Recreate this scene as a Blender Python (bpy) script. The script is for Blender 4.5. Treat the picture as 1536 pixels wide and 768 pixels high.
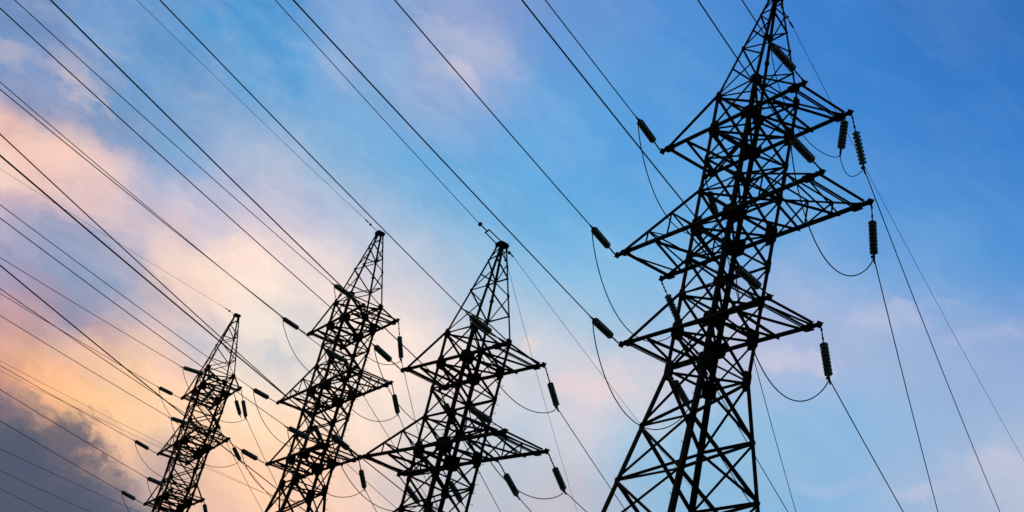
import bpy, math, random
from mathutils import Vector, Matrix
R_ = math.radians
random.seed(7)
scene = bpy.context.scene
for o in list(bpy.data.objects): bpy.data.objects.remove(o)
C = scene.collection

# ------------------------------------------------------------ camera
PITCH, ROLL, FPX = 0.43431, 0.25030, 2094.39
Fd = Vector((0, math.cos(PITCH), math.sin(PITCH)))
R0 = Vector((1, 0, 0)); U0 = R0.cross(Fd)
Rt = R0*math.cos(ROLL) + U0*math.sin(ROLL)
Up = -R0*math.sin(ROLL) + U0*math.cos(ROLL)
cd = bpy.data.cameras.new('camera'); cam = bpy.data.objects.new('camera', cd); C.objects.link(cam)
m = Matrix((Rt, Up, -Fd)).transposed().to_4x4(); m.translation = (0, 0, 1.6); cam.matrix_world = m
cd.sensor_width = 36; cd.lens = 36*FPX/1536; cd.clip_start = .1; cd.clip_end = 20000
scene.camera = cam

# ------------------------------------------------------------ sky
SUN_AZ, SUN_EL = -32, 4.0          # the sun is behind the cloud bank low on the left
SKYROWS = [[[0.076,0.095,0.162],[0.077,0.094,0.159],[0.08,0.092,0.154],[0.083,0.091,0.149],[0.085,0.09,0.146],[0.086,0.09,0.145],[0.086,0.09,0.145],[0.086,0.09,0.146],[0.086,0.089,0.144],[0.086,0.089,0.144],[0.086,0.089,0.144],[0.086,0.089,0.144],[0.087,0.091,0.146],[0.118,0.127,0.187],[0.119,0.128,0.188],[0.144,0.143,0.196],[0.804,0.526,0.403],[0.816,0.531,0.401],[0.837,0.537,0.398],[0.852,0.543,0.396],[0.913,0.574,0.414],[0.977,0.611,0.456],[0.789,0.606,0.537],[0.519,0.546,0.609],[0.516,0.518,0.599],[0.563,0.514,0.583],[0.275,0.491,0.708],[0.241,0.481,0.743],[0.245,0.466,0.745],[0.281,0.472,0.744],[0.373,0.493,0.7],[0.471,0.517,0.663]],[[0.09,0.1,0.17],[0.083,0.098,0.167],[0.078,0.096,0.164],[0.076,0.095,0.161],[0.077,0.093,0.158],[0.08,0.092,0.154],[0.083,0.091,0.149],[0.085,0.09,0.146],[0.086,0.089,0.145],[0.086,0.089,0.144],[0.086,0.089,0.144],[0.086,0.089,0.144],[0.096,0.102,0.158],[0.119,0.128,0.188],[0.119,0.128,0.188],[0.419,0.303,0.283],[0.808,0.528,0.403],[0.823,0.533,0.4],[0.842,0.539,0.397],[0.859,0.546,0.397],[0.952,0.592,0.428],[0.96,0.611,0.464],[0.771,0.602,0.542],[0.516,0.545,0.61],[0.521,0.517,0.597],[0.561,0.514,0.584],[0.271,0.491,0.709],[0.241,0.48,0.744],[0.244,0.465,0.746],[0.289,0.474,0.742],[0.375,0.493,0.699],[0.473,0.517,0.663]],[[0.125,0.11,0.182],[0.111,0.106,0.178],[0.097,0.103,0.173],[0.088,0.1,0.169],[0.081,0.098,0.166],[0.077,0.096,0.163],[0.076,0.094,0.161],[0.077,0.093,0.157],[0.082,0.091,0.15],[0.085,0.09,0.145],[0.086,0.089,0.144],[0.087,0.09,0.146],[0.116,0.125,0.185],[0.119,0.128,0.188],[0.121,0.13,0.189],[0.762,0.503,0.39],[0.811,0.529,0.402],[0.829,0.535,0.399],[0.847,0.541,0.396],[0.873,0.553,0.401],[0.979,0.604,0.438],[0.937,0.611,0.474],[0.745,0.597,0.549],[0.514,0.544,0.61],[0.526,0.516,0.595],[0.555,0.514,0.587],[0.269,0.491,0.711],[0.24,0.48,0.745],[0.243,0.464,0.747],[0.297,0.476,0.739],[0.376,0.493,0.697],[0.474,0.518,0.663]],[[0.141,0.114,0.187],[0.138,0.114,0.186],[0.132,0.112,0.185],[0.121,0.109,0.181],[0.107,0.105,0.176],[0.095,0.102,0.172],[0.086,0.099,0.169],[0.078,0.096,0.164],[0.075,0.094,0.161],[0.079,0.092,0.155],[0.084,0.092,0.152],[0.095,0.106,0.172],[0.118,0.127,0.188],[0.122,0.13,0.189],[0.197,0.178,0.22],[0.79,0.52,0.401],[0.816,0.531,0.401],[0.836,0.537,0.398],[0.852,0.543,0.396],[0.902,0.569,0.41],[0.991,0.609,0.443],[0.911,0.611,0.486],[0.712,0.589,0.558],[0.512,0.542,0.61],[0.532,0.516,0.593],[0.546,0.513,0.591],[0.267,0.491,0.712],[0.24,0.48,0.745],[0.242,0.464,0.748],[0.306,0.478,0.737],[0.378,0.494,0.696],[0.476,0.518,0.662]],[[0.16,0.123,0.19],[0.146,0.117,0.188],[0.142,0.115,0.188],[0.14,0.114,0.187],[0.136,0.113,0.186],[0.129,0.111,0.184],[0.117,0.108,0.18],[0.089,0.1,0.17],[0.079,0.097,0.166],[0.078,0.097,0.165],[0.099,0.109,0.175],[0.128,0.125,0.186],[0.167,0.152,0.197],[0.26,0.207,0.227],[0.507,0.378,0.353],[0.766,0.508,0.398],[0.822,0.532,0.4],[0.845,0.541,0.398],[0.872,0.556,0.4],[0.951,0.599,0.426],[0.996,0.613,0.445],[0.885,0.611,0.498],[0.671,0.581,0.569],[0.51,0.54,0.61],[0.537,0.516,0.591],[0.532,0.512,0.597],[0.266,0.49,0.713],[0.24,0.479,0.745],[0.242,0.463,0.749],[0.313,0.48,0.734],[0.38,0.494,0.695],[0.477,0.518,0.662]],[[0.578,0.322,0.257],[0.329,0.203,0.216],[0.185,0.134,0.193],[0.152,0.119,0.189],[0.144,0.116,0.188],[0.141,0.115,0.188],[0.138,0.114,0.186],[0.117,0.108,0.179],[0.099,0.105,0.171],[0.125,0.12,0.176],[0.303,0.2,0.203],[0.596,0.334,0.245],[0.769,0.462,0.315],[0.733,0.47,0.35],[0.542,0.401,0.367],[0.723,0.488,0.392],[0.84,0.542,0.401],[0.877,0.56,0.402],[0.929,0.595,0.415],[0.981,0.623,0.436],[0.997,0.617,0.445],[0.86,0.611,0.509],[0.632,0.572,0.58],[0.508,0.538,0.61],[0.543,0.515,0.589],[0.511,0.51,0.606],[0.264,0.49,0.714],[0.24,0.479,0.745],[0.241,0.462,0.75],[0.321,0.482,0.732],[0.381,0.494,0.693],[0.479,0.519,0.662]],[[0.686,0.375,0.279],[0.683,0.373,0.276],[0.645,0.355,0.269],[0.474,0.272,0.239],[0.249,0.164,0.203],[0.167,0.126,0.191],[0.171,0.127,0.189],[0.218,0.147,0.19],[0.39,0.231,0.199],[0.722,0.398,0.232],[0.813,0.447,0.263],[0.919,0.502,0.286],[0.953,0.57,0.341],[0.851,0.533,0.355],[0.582,0.422,0.371],[0.807,0.54,0.402],[0.931,0.598,0.414],[0.951,0.608,0.418],[0.975,0.632,0.431],[0.991,0.638,0.441],[0.996,0.623,0.447],[0.842,0.613,0.52],[0.6,0.565,0.589],[0.505,0.535,0.61],[0.547,0.515,0.588],[0.484,0.508,0.617],[0.263,0.49,0.715],[0.24,0.479,0.745],[0.24,0.462,0.751],[0.327,0.483,0.73],[0.383,0.495,0.692],[0.48,0.519,0.662]],[[0.622,0.356,0.327],[0.666,0.369,0.294],[0.683,0.374,0.281],[0.686,0.375,0.277],[0.674,0.369,0.274],[0.613,0.338,0.262],[0.574,0.31,0.239],[0.709,0.355,0.225],[0.895,0.449,0.242],[0.984,0.519,0.26],[0.987,0.557,0.284],[0.99,0.574,0.298],[0.995,0.61,0.341],[0.983,0.618,0.367],[0.96,0.64,0.436],[0.976,0.642,0.433],[0.988,0.638,0.426],[0.985,0.644,0.437],[0.99,0.659,0.448],[0.995,0.657,0.452],[0.992,0.634,0.453],[0.837,0.624,0.535],[0.574,0.561,0.598],[0.502,0.534,0.612],[0.546,0.515,0.589],[0.447,0.505,0.634],[0.262,0.489,0.717],[0.241,0.479,0.745],[0.24,0.462,0.752],[0.333,0.485,0.728],[0.385,0.495,0.691],[0.481,0.519,0.661]],[[0.415,0.32,0.438],[0.524,0.335,0.385],[0.597,0.349,0.343],[0.649,0.364,0.307],[0.677,0.372,0.286],[0.685,0.375,0.28],[0.696,0.378,0.277],[0.796,0.417,0.269],[0.931,0.491,0.282],[0.935,0.505,0.305],[0.937,0.524,0.32],[0.982,0.607,0.344],[0.992,0.624,0.359],[0.985,0.646,0.425],[0.985,0.658,0.446],[0.987,0.657,0.445],[0.996,0.675,0.463],[0.996,0.696,0.485],[0.996,0.698,0.485],[0.997,0.689,0.479],[0.982,0.666,0.484],[0.854,0.657,0.567],[0.557,0.563,0.61],[0.5,0.538,0.621],[0.543,0.516,0.591],[0.385,0.501,0.661],[0.261,0.489,0.718],[0.241,0.478,0.745],[0.239,0.461,0.753],[0.337,0.486,0.726],[0.387,0.495,0.69],[0.482,0.52,0.661]],[[0.319,0.308,0.484],[0.331,0.309,0.478],[0.379,0.315,0.455],[0.478,0.329,0.407],[0.566,0.342,0.362],[0.608,0.351,0.338],[0.628,0.357,0.323],[0.637,0.374,0.326],[0.641,0.405,0.358],[0.724,0.435,0.36],[0.781,0.472,0.363],[0.886,0.567,0.375],[0.944,0.608,0.412],[0.94,0.616,0.464],[0.962,0.644,0.457],[0.977,0.696,0.505],[0.997,0.765,0.58],[0.993,0.749,0.555],[0.987,0.731,0.532],[0.98,0.72,0.524],[0.954,0.717,0.563],[0.888,0.701,0.606],[0.552,0.576,0.632],[0.499,0.556,0.647],[0.543,0.523,0.6],[0.334,0.499,0.686],[0.261,0.491,0.718],[0.248,0.479,0.738],[0.241,0.462,0.751],[0.342,0.487,0.724],[0.389,0.496,0.688],[0.483,0.52,0.661]],[[0.33,0.316,0.491],[0.317,0.308,0.486],[0.317,0.308,0.484],[0.324,0.308,0.481],[0.36,0.313,0.464],[0.483,0.329,0.405],[0.535,0.334,0.376],[0.442,0.316,0.399],[0.322,0.295,0.424],[0.429,0.337,0.419],[0.573,0.405,0.41],[0.753,0.502,0.406],[0.892,0.588,0.457],[0.863,0.593,0.493],[0.645,0.546,0.562],[0.839,0.694,0.606],[0.963,0.771,0.616],[0.905,0.739,0.612],[0.839,0.701,0.607],[0.855,0.712,0.611],[0.921,0.747,0.626],[0.911,0.728,0.629],[0.585,0.604,0.656],[0.507,0.585,0.685],[0.559,0.558,0.64],[0.308,0.508,0.71],[0.265,0.494,0.716],[0.261,0.482,0.726],[0.246,0.463,0.745],[0.347,0.488,0.722],[0.394,0.497,0.686],[0.484,0.52,0.661]],[[0.478,0.398,0.543],[0.429,0.371,0.526],[0.345,0.324,0.496],[0.319,0.309,0.486],[0.317,0.308,0.484],[0.331,0.309,0.477],[0.392,0.316,0.441],[0.38,0.313,0.435],[0.311,0.305,0.448],[0.316,0.329,0.467],[0.423,0.377,0.467],[0.49,0.421,0.483],[0.661,0.515,0.521],[0.599,0.524,0.568],[0.536,0.523,0.602],[0.704,0.62,0.62],[0.785,0.686,0.637],[0.65,0.629,0.649],[0.619,0.616,0.654],[0.758,0.686,0.65],[0.9,0.753,0.645],[0.938,0.756,0.653],[0.676,0.646,0.671],[0.527,0.606,0.709],[0.609,0.613,0.695],[0.316,0.53,0.736],[0.271,0.5,0.716],[0.275,0.486,0.713],[0.253,0.465,0.736],[0.348,0.488,0.719],[0.403,0.499,0.682],[0.487,0.521,0.66]],[[0.489,0.404,0.545],[0.486,0.402,0.545],[0.481,0.4,0.544],[0.454,0.385,0.535],[0.37,0.339,0.506],[0.316,0.316,0.493],[0.287,0.315,0.494],[0.267,0.312,0.495],[0.252,0.324,0.501],[0.252,0.334,0.503],[0.338,0.366,0.503],[0.42,0.402,0.508],[0.644,0.516,0.534],[0.705,0.575,0.566],[0.704,0.602,0.603],[0.811,0.668,0.634],[0.681,0.632,0.654],[0.527,0.572,0.663],[0.555,0.589,0.663],[0.732,0.675,0.656],[0.887,0.75,0.649],[0.972,0.79,0.687],[0.772,0.686,0.679],[0.554,0.616,0.713],[0.656,0.633,0.704],[0.35,0.553,0.75],[0.277,0.507,0.724],[0.285,0.49,0.707],[0.259,0.466,0.727],[0.342,0.486,0.715],[0.408,0.499,0.679],[0.486,0.521,0.66]],[[0.597,0.438,0.513],[0.507,0.41,0.542],[0.491,0.404,0.545],[0.489,0.403,0.545],[0.481,0.401,0.544],[0.376,0.364,0.528],[0.277,0.331,0.514],[0.253,0.32,0.512],[0.251,0.324,0.513],[0.306,0.359,0.521],[0.433,0.415,0.536],[0.687,0.529,0.526],[0.841,0.617,0.542],[0.92,0.683,0.564],[0.912,0.701,0.601],[0.911,0.725,0.644],[0.802,0.694,0.662],[0.612,0.613,0.668],[0.61,0.613,0.666],[0.757,0.685,0.66],[0.887,0.748,0.655],[0.971,0.796,0.703],[0.812,0.705,0.685],[0.574,0.618,0.706],[0.69,0.639,0.697],[0.413,0.571,0.744],[0.289,0.513,0.737],[0.285,0.492,0.712],[0.258,0.467,0.728],[0.321,0.479,0.712],[0.4,0.495,0.68],[0.479,0.518,0.662]],[[0.804,0.486,0.42],[0.787,0.483,0.432],[0.646,0.452,0.497],[0.574,0.439,0.534],[0.577,0.44,0.534],[0.527,0.423,0.529],[0.387,0.376,0.52],[0.374,0.372,0.52],[0.362,0.374,0.528],[0.499,0.449,0.572],[0.522,0.462,0.575],[0.798,0.585,0.548],[0.876,0.63,0.548],[0.959,0.706,0.582],[0.969,0.731,0.613],[0.965,0.762,0.653],[0.936,0.764,0.671],[0.85,0.724,0.675],[0.822,0.708,0.673],[0.862,0.727,0.669],[0.886,0.741,0.67],[0.898,0.758,0.703],[0.765,0.69,0.694],[0.584,0.619,0.703],[0.69,0.637,0.693],[0.514,0.592,0.723],[0.342,0.522,0.74],[0.285,0.493,0.726],[0.255,0.469,0.737],[0.297,0.47,0.709],[0.368,0.483,0.687],[0.459,0.511,0.667]],[[0.805,0.485,0.419],[0.805,0.485,0.419],[0.805,0.486,0.421],[0.804,0.509,0.46],[0.805,0.535,0.504],[0.801,0.536,0.508],[0.736,0.52,0.53],[0.714,0.514,0.534],[0.697,0.527,0.557],[0.614,0.5,0.574],[0.582,0.494,0.586],[0.726,0.563,0.59],[0.768,0.595,0.595],[0.855,0.664,0.616],[0.926,0.709,0.628],[0.947,0.741,0.653],[0.929,0.748,0.672],[0.91,0.741,0.678],[0.897,0.735,0.677],[0.865,0.723,0.677],[0.795,0.695,0.683],[0.762,0.691,0.7],[0.584,0.625,0.713],[0.57,0.615,0.708],[0.608,0.618,0.706],[0.567,0.596,0.706],[0.449,0.535,0.718],[0.319,0.492,0.735],[0.271,0.471,0.738],[0.295,0.465,0.704],[0.329,0.467,0.695],[0.416,0.496,0.676]],[[0.804,0.485,0.419],[0.805,0.485,0.419],[0.805,0.485,0.42],[0.813,0.496,0.428],[0.882,0.569,0.486],[0.902,0.593,0.506],[0.846,0.577,0.522],[0.778,0.549,0.531],[0.703,0.529,0.555],[0.513,0.465,0.592],[0.491,0.462,0.604],[0.674,0.545,0.603],[0.572,0.521,0.641],[0.602,0.545,0.648],[0.763,0.628,0.644],[0.805,0.659,0.655],[0.77,0.653,0.67],[0.778,0.665,0.677],[0.775,0.672,0.68],[0.72,0.654,0.683],[0.649,0.628,0.691],[0.633,0.633,0.7],[0.434,0.57,0.726],[0.496,0.593,0.725],[0.453,0.579,0.732],[0.458,0.56,0.722],[0.507,0.54,0.702],[0.387,0.49,0.724],[0.319,0.471,0.719],[0.32,0.46,0.694],[0.311,0.452,0.693],[0.344,0.463,0.687]],[[0.613,0.429,0.46],[0.778,0.477,0.425],[0.779,0.477,0.423],[0.698,0.457,0.443],[0.728,0.507,0.489],[0.858,0.578,0.506],[0.78,0.553,0.519],[0.717,0.527,0.528],[0.521,0.456,0.555],[0.326,0.391,0.593],[0.33,0.401,0.609],[0.464,0.47,0.629],[0.487,0.49,0.655],[0.502,0.499,0.657],[0.583,0.54,0.656],[0.611,0.56,0.662],[0.592,0.56,0.67],[0.591,0.571,0.677],[0.584,0.581,0.682],[0.551,0.576,0.688],[0.519,0.57,0.694],[0.513,0.583,0.704],[0.364,0.542,0.731],[0.369,0.549,0.747],[0.324,0.538,0.752],[0.335,0.522,0.744],[0.507,0.537,0.7],[0.401,0.484,0.716],[0.346,0.465,0.702],[0.325,0.449,0.69],[0.304,0.434,0.685],[0.276,0.415,0.684]],[[0.213,0.312,0.545],[0.223,0.315,0.543],[0.258,0.319,0.526],[0.237,0.289,0.489],[0.254,0.299,0.493],[0.337,0.351,0.512],[0.254,0.333,0.526],[0.232,0.325,0.529],[0.223,0.34,0.563],[0.202,0.346,0.586],[0.183,0.359,0.618],[0.22,0.38,0.632],[0.428,0.472,0.655],[0.451,0.487,0.658],[0.48,0.503,0.659],[0.517,0.519,0.665],[0.494,0.518,0.672],[0.461,0.516,0.679],[0.445,0.521,0.684],[0.429,0.523,0.691],[0.412,0.524,0.697],[0.397,0.536,0.709],[0.31,0.517,0.732],[0.264,0.507,0.76],[0.256,0.509,0.76],[0.281,0.502,0.753],[0.454,0.52,0.707],[0.36,0.468,0.713],[0.323,0.452,0.702],[0.303,0.434,0.692],[0.287,0.417,0.681],[0.26,0.399,0.68]],[[0.197,0.301,0.538],[0.21,0.311,0.545],[0.211,0.311,0.545],[0.205,0.301,0.533],[0.204,0.3,0.531],[0.207,0.308,0.541],[0.164,0.295,0.529],[0.159,0.295,0.53],[0.189,0.333,0.578],[0.185,0.349,0.603],[0.183,0.362,0.623],[0.242,0.394,0.633],[0.356,0.457,0.651],[0.4,0.481,0.656],[0.421,0.491,0.658],[0.447,0.499,0.664],[0.41,0.492,0.676],[0.365,0.484,0.683],[0.345,0.483,0.688],[0.329,0.483,0.693],[0.309,0.481,0.699],[0.289,0.488,0.713],[0.243,0.479,0.732],[0.205,0.476,0.76],[0.221,0.488,0.761],[0.25,0.485,0.755],[0.317,0.468,0.717],[0.296,0.446,0.71],[0.28,0.434,0.708],[0.264,0.415,0.695],[0.254,0.397,0.682],[0.247,0.39,0.68]],[[0.157,0.271,0.516],[0.174,0.284,0.525],[0.206,0.308,0.543],[0.211,0.311,0.545],[0.211,0.311,0.545],[0.211,0.311,0.545],[0.191,0.305,0.541],[0.152,0.323,0.596],[0.156,0.334,0.614],[0.17,0.343,0.616],[0.219,0.372,0.619],[0.27,0.406,0.632],[0.318,0.439,0.649],[0.354,0.46,0.654],[0.384,0.476,0.657],[0.383,0.479,0.665],[0.308,0.46,0.684],[0.272,0.45,0.691],[0.26,0.449,0.693],[0.246,0.448,0.697],[0.225,0.444,0.702],[0.2,0.44,0.716],[0.177,0.437,0.731],[0.169,0.448,0.752],[0.191,0.464,0.76],[0.199,0.454,0.756],[0.193,0.411,0.723],[0.252,0.43,0.709],[0.239,0.415,0.711],[0.211,0.39,0.698],[0.183,0.357,0.682],[0.189,0.354,0.679]],[[0.156,0.27,0.515],[0.156,0.27,0.515],[0.16,0.273,0.517],[0.192,0.297,0.535],[0.209,0.312,0.548],[0.196,0.312,0.559],[0.15,0.314,0.592],[0.135,0.318,0.601],[0.141,0.323,0.605],[0.158,0.334,0.61],[0.213,0.368,0.617],[0.229,0.387,0.634],[0.219,0.392,0.65],[0.229,0.399,0.654],[0.264,0.418,0.657],[0.277,0.434,0.67],[0.223,0.426,0.694],[0.21,0.424,0.697],[0.208,0.425,0.698],[0.199,0.425,0.7],[0.179,0.42,0.706],[0.148,0.406,0.72],[0.142,0.411,0.728],[0.146,0.423,0.744],[0.155,0.43,0.756],[0.154,0.424,0.755],[0.144,0.387,0.729],[0.216,0.413,0.712],[0.192,0.387,0.712],[0.169,0.368,0.7],[0.119,0.315,0.678],[0.112,0.306,0.677]],[[0.156,0.27,0.515],[0.156,0.27,0.515],[0.156,0.27,0.515],[0.154,0.277,0.529],[0.139,0.314,0.61],[0.138,0.314,0.61],[0.138,0.314,0.61],[0.131,0.314,0.598],[0.132,0.315,0.598],[0.138,0.32,0.601],[0.18,0.351,0.616],[0.147,0.355,0.648],[0.128,0.35,0.657],[0.126,0.351,0.66],[0.135,0.356,0.662],[0.166,0.38,0.674],[0.191,0.41,0.695],[0.193,0.414,0.698],[0.193,0.414,0.698],[0.185,0.413,0.701],[0.16,0.407,0.711],[0.129,0.392,0.724],[0.129,0.398,0.725],[0.127,0.396,0.74],[0.129,0.398,0.751],[0.136,0.407,0.753],[0.127,0.377,0.732],[0.172,0.391,0.718],[0.145,0.358,0.712],[0.144,0.351,0.697],[0.094,0.295,0.671],[0.089,0.29,0.674]],[[0.156,0.27,0.515],[0.156,0.27,0.515],[0.153,0.278,0.532],[0.138,0.314,0.61],[0.138,0.314,0.61],[0.138,0.314,0.61],[0.138,0.314,0.61],[0.138,0.314,0.61],[0.125,0.313,0.606],[0.086,0.306,0.629],[0.083,0.306,0.631],[0.085,0.31,0.637],[0.09,0.322,0.651],[0.095,0.332,0.662],[0.105,0.34,0.668],[0.173,0.376,0.675],[0.211,0.396,0.679],[0.215,0.4,0.68],[0.219,0.401,0.68],[0.233,0.403,0.679],[0.264,0.406,0.678],[0.231,0.4,0.697],[0.125,0.37,0.719],[0.114,0.369,0.74],[0.106,0.361,0.741],[0.105,0.36,0.739],[0.09,0.325,0.704],[0.107,0.345,0.715],[0.08,0.288,0.682],[0.084,0.282,0.664],[0.069,0.259,0.644],[0.067,0.257,0.645]],[[0.156,0.27,0.515],[0.143,0.303,0.587],[0.138,0.314,0.61],[0.138,0.314,0.61],[0.138,0.314,0.61],[0.138,0.314,0.61],[0.138,0.314,0.611],[0.099,0.308,0.625],[0.082,0.305,0.631],[0.082,0.305,0.631],[0.082,0.305,0.631],[0.082,0.305,0.631],[0.083,0.305,0.631],[0.102,0.315,0.636],[0.183,0.354,0.655],[0.201,0.364,0.66],[0.204,0.367,0.661],[0.207,0.37,0.662],[0.219,0.372,0.658],[0.255,0.375,0.647],[0.292,0.381,0.64],[0.322,0.395,0.648],[0.133,0.346,0.693],[0.12,0.348,0.704],[0.084,0.315,0.701],[0.078,0.307,0.696],[0.063,0.279,0.674],[0.05,0.24,0.647],[0.053,0.243,0.652],[0.046,0.223,0.624],[0.042,0.212,0.61],[0.042,0.212,0.611]],[[0.139,0.313,0.609],[0.138,0.314,0.61],[0.138,0.314,0.61],[0.138,0.314,0.61],[0.138,0.314,0.61],[0.138,0.314,0.611],[0.085,0.305,0.63],[0.082,0.305,0.631],[0.082,0.305,0.631],[0.082,0.305,0.631],[0.082,0.305,0.631],[0.083,0.305,0.631],[0.108,0.317,0.637],[0.187,0.354,0.655],[0.2,0.361,0.658],[0.202,0.361,0.658],[0.202,0.361,0.657],[0.206,0.358,0.651],[0.216,0.349,0.633],[0.226,0.341,0.618],[0.231,0.339,0.613],[0.215,0.331,0.622],[0.138,0.296,0.648],[0.122,0.297,0.658],[0.081,0.284,0.672],[0.078,0.28,0.669],[0.048,0.223,0.63],[0.042,0.218,0.629],[0.041,0.207,0.603],[0.035,0.191,0.575],[0.034,0.188,0.568],[0.034,0.177,0.541]],[[0.138,0.314,0.61],[0.138,0.314,0.61],[0.138,0.314,0.61],[0.138,0.314,0.61],[0.136,0.314,0.611],[0.083,0.305,0.631],[0.082,0.305,0.631],[0.082,0.305,0.631],[0.082,0.305,0.631],[0.082,0.305,0.631],[0.084,0.306,0.631],[0.122,0.324,0.64],[0.191,0.356,0.656],[0.201,0.361,0.658],[0.202,0.361,0.658],[0.203,0.361,0.657],[0.206,0.357,0.65],[0.216,0.348,0.633],[0.224,0.34,0.617],[0.227,0.337,0.612],[0.227,0.336,0.611],[0.165,0.305,0.634],[0.138,0.292,0.645],[0.104,0.277,0.65],[0.081,0.266,0.654],[0.071,0.249,0.643],[0.048,0.212,0.619],[0.047,0.212,0.618],[0.04,0.185,0.547],[0.037,0.18,0.541],[0.031,0.163,0.511],[0.031,0.162,0.509]],[[0.138,0.314,0.61],[0.138,0.314,0.61],[0.138,0.314,0.611],[0.103,0.308,0.623],[0.082,0.305,0.631],[0.082,0.305,0.631],[0.082,0.305,0.631],[0.082,0.305,0.631],[0.082,0.305,0.631],[0.086,0.307,0.632],[0.145,0.334,0.645],[0.195,0.358,0.657],[0.201,0.361,0.658],[0.202,0.361,0.658],[0.203,0.36,0.656],[0.207,0.356,0.649],[0.217,0.347,0.631],[0.225,0.339,0.616],[0.227,0.337,0.612],[0.227,0.336,0.611],[0.222,0.333,0.613],[0.143,0.294,0.643],[0.138,0.291,0.645],[0.087,0.268,0.653],[0.081,0.265,0.653],[0.058,0.229,0.629],[0.048,0.212,0.619],[0.047,0.208,0.608],[0.04,0.184,0.546],[0.036,0.176,0.532],[0.031,0.162,0.509],[0.031,0.162,0.509]],[[0.138,0.314,0.61],[0.137,0.314,0.611],[0.083,0.305,0.631],[0.082,0.305,0.631],[0.082,0.305,0.631],[0.082,0.305,0.631],[0.082,0.305,0.631],[0.083,0.305,0.631],[0.096,0.311,0.634],[0.172,0.347,0.651],[0.199,0.36,0.658],[0.201,0.361,0.658],[0.202,0.361,0.658],[0.203,0.36,0.655],[0.208,0.355,0.646],[0.219,0.345,0.627],[0.225,0.339,0.615],[0.227,0.337,0.612],[0.227,0.336,0.611],[0.221,0.333,0.613],[0.194,0.32,0.624],[0.139,0.292,0.644],[0.133,0.29,0.645],[0.082,0.266,0.653],[0.08,0.265,0.653],[0.051,0.217,0.621],[0.048,0.212,0.619],[0.045,0.201,0.588],[0.039,0.184,0.545],[0.035,0.172,0.526],[0.031,0.162,0.509],[0.031,0.162,0.509]]]
ELG = [8.0, 8.91, 9.82, 10.73, 11.64, 12.55, 13.45, 14.36, 15.27, 16.18, 17.09, 18.0, 18.91, 19.82, 20.73, 21.64, 22.55, 23.45, 24.36, 25.27, 26.18, 27.09, 28.0, 30.0, 32.4, 34.8, 37.2, 39.6, 42.0]
AZG = [-25.0, -24.05, -23.1, -22.15, -21.2, -20.25, -19.3, -18.35, -17.4, -16.45, -15.5, -14.55, -13.6, -12.65, -11.7, -10.75, -9.8, -8.85, -7.9, -6.95, -6.0, -3.5, -0.75, 2.0, 4.75, 7.5, 10.25, 13.0, 15.75, 18.5, 21.25, 24.0]
AZ0, AZ1 = AZG[0], AZG[-1]
w = bpy.data.worlds.new("World"); scene.world = w; w.use_nodes = True
nt = w.node_tree; N = nt.nodes; L = nt.links
for n in list(N): N.remove(n)
def setin(node, i, v):
    if v is None: return
    if isinstance(v, (int, float)): node.inputs[i].default_value = v
    elif isinstance(v, (tuple, list)): node.inputs[i].default_value = v
    else: L.new(v, node.inputs[i])
def M(op, a, b=None, c=None, clamp=False):
    n = N.new('ShaderNodeMath'); n.operation = op; n.use_clamp = clamp
    setin(n, 0, a); setin(n, 1, b); setin(n, 2, c); return n.outputs[0]
def VM(op, a, b=None, s=None):
    n = N.new('ShaderNodeVectorMath'); n.operation = op; setin(n, 0, a); setin(n, 1, b)
    if s is not None: setin(n, 3, s)
    return n.outputs[1] if op in ('DOT_PRODUCT', 'LENGTH', 'DISTANCE') else n.outputs[0]
def MR(v, a, b, c, d, smooth=False):
    n = N.new('ShaderNodeMapRange'); n.clamp = True
    if smooth: n.interpolation_type = 'SMOOTHSTEP'
    setin(n, 0, v)
    for i, q in enumerate((a, b, c, d)): setin(n, i+1, q)
    return n.outputs[0]
def MIX(f, a, b, mode='MIX'):
    n = N.new('ShaderNodeMix'); n.data_type = 'RGBA'; n.blend_type = mode; n.clamp_factor = True
    setin(n, 0, f); setin(n, 6, a); setin(n, 7, b); return n.outputs[2]
def NOISE(v, scale, det, rough=.55, color=False, dist=0.):
    n = N.new('ShaderNodeTexNoise'); setin(n, 'Vector', v)
    n.inputs['Scale'].default_value = scale; n.inputs['Detail'].default_value = det
    n.inputs['Roughness'].default_value = rough; n.inputs['Distortion'].default_value = dist
    return n.outputs['Color'] if color else n.outputs['Fac']
tc = N.new('ShaderNodeTexCoord'); D = tc.outputs['Generated']
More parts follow.
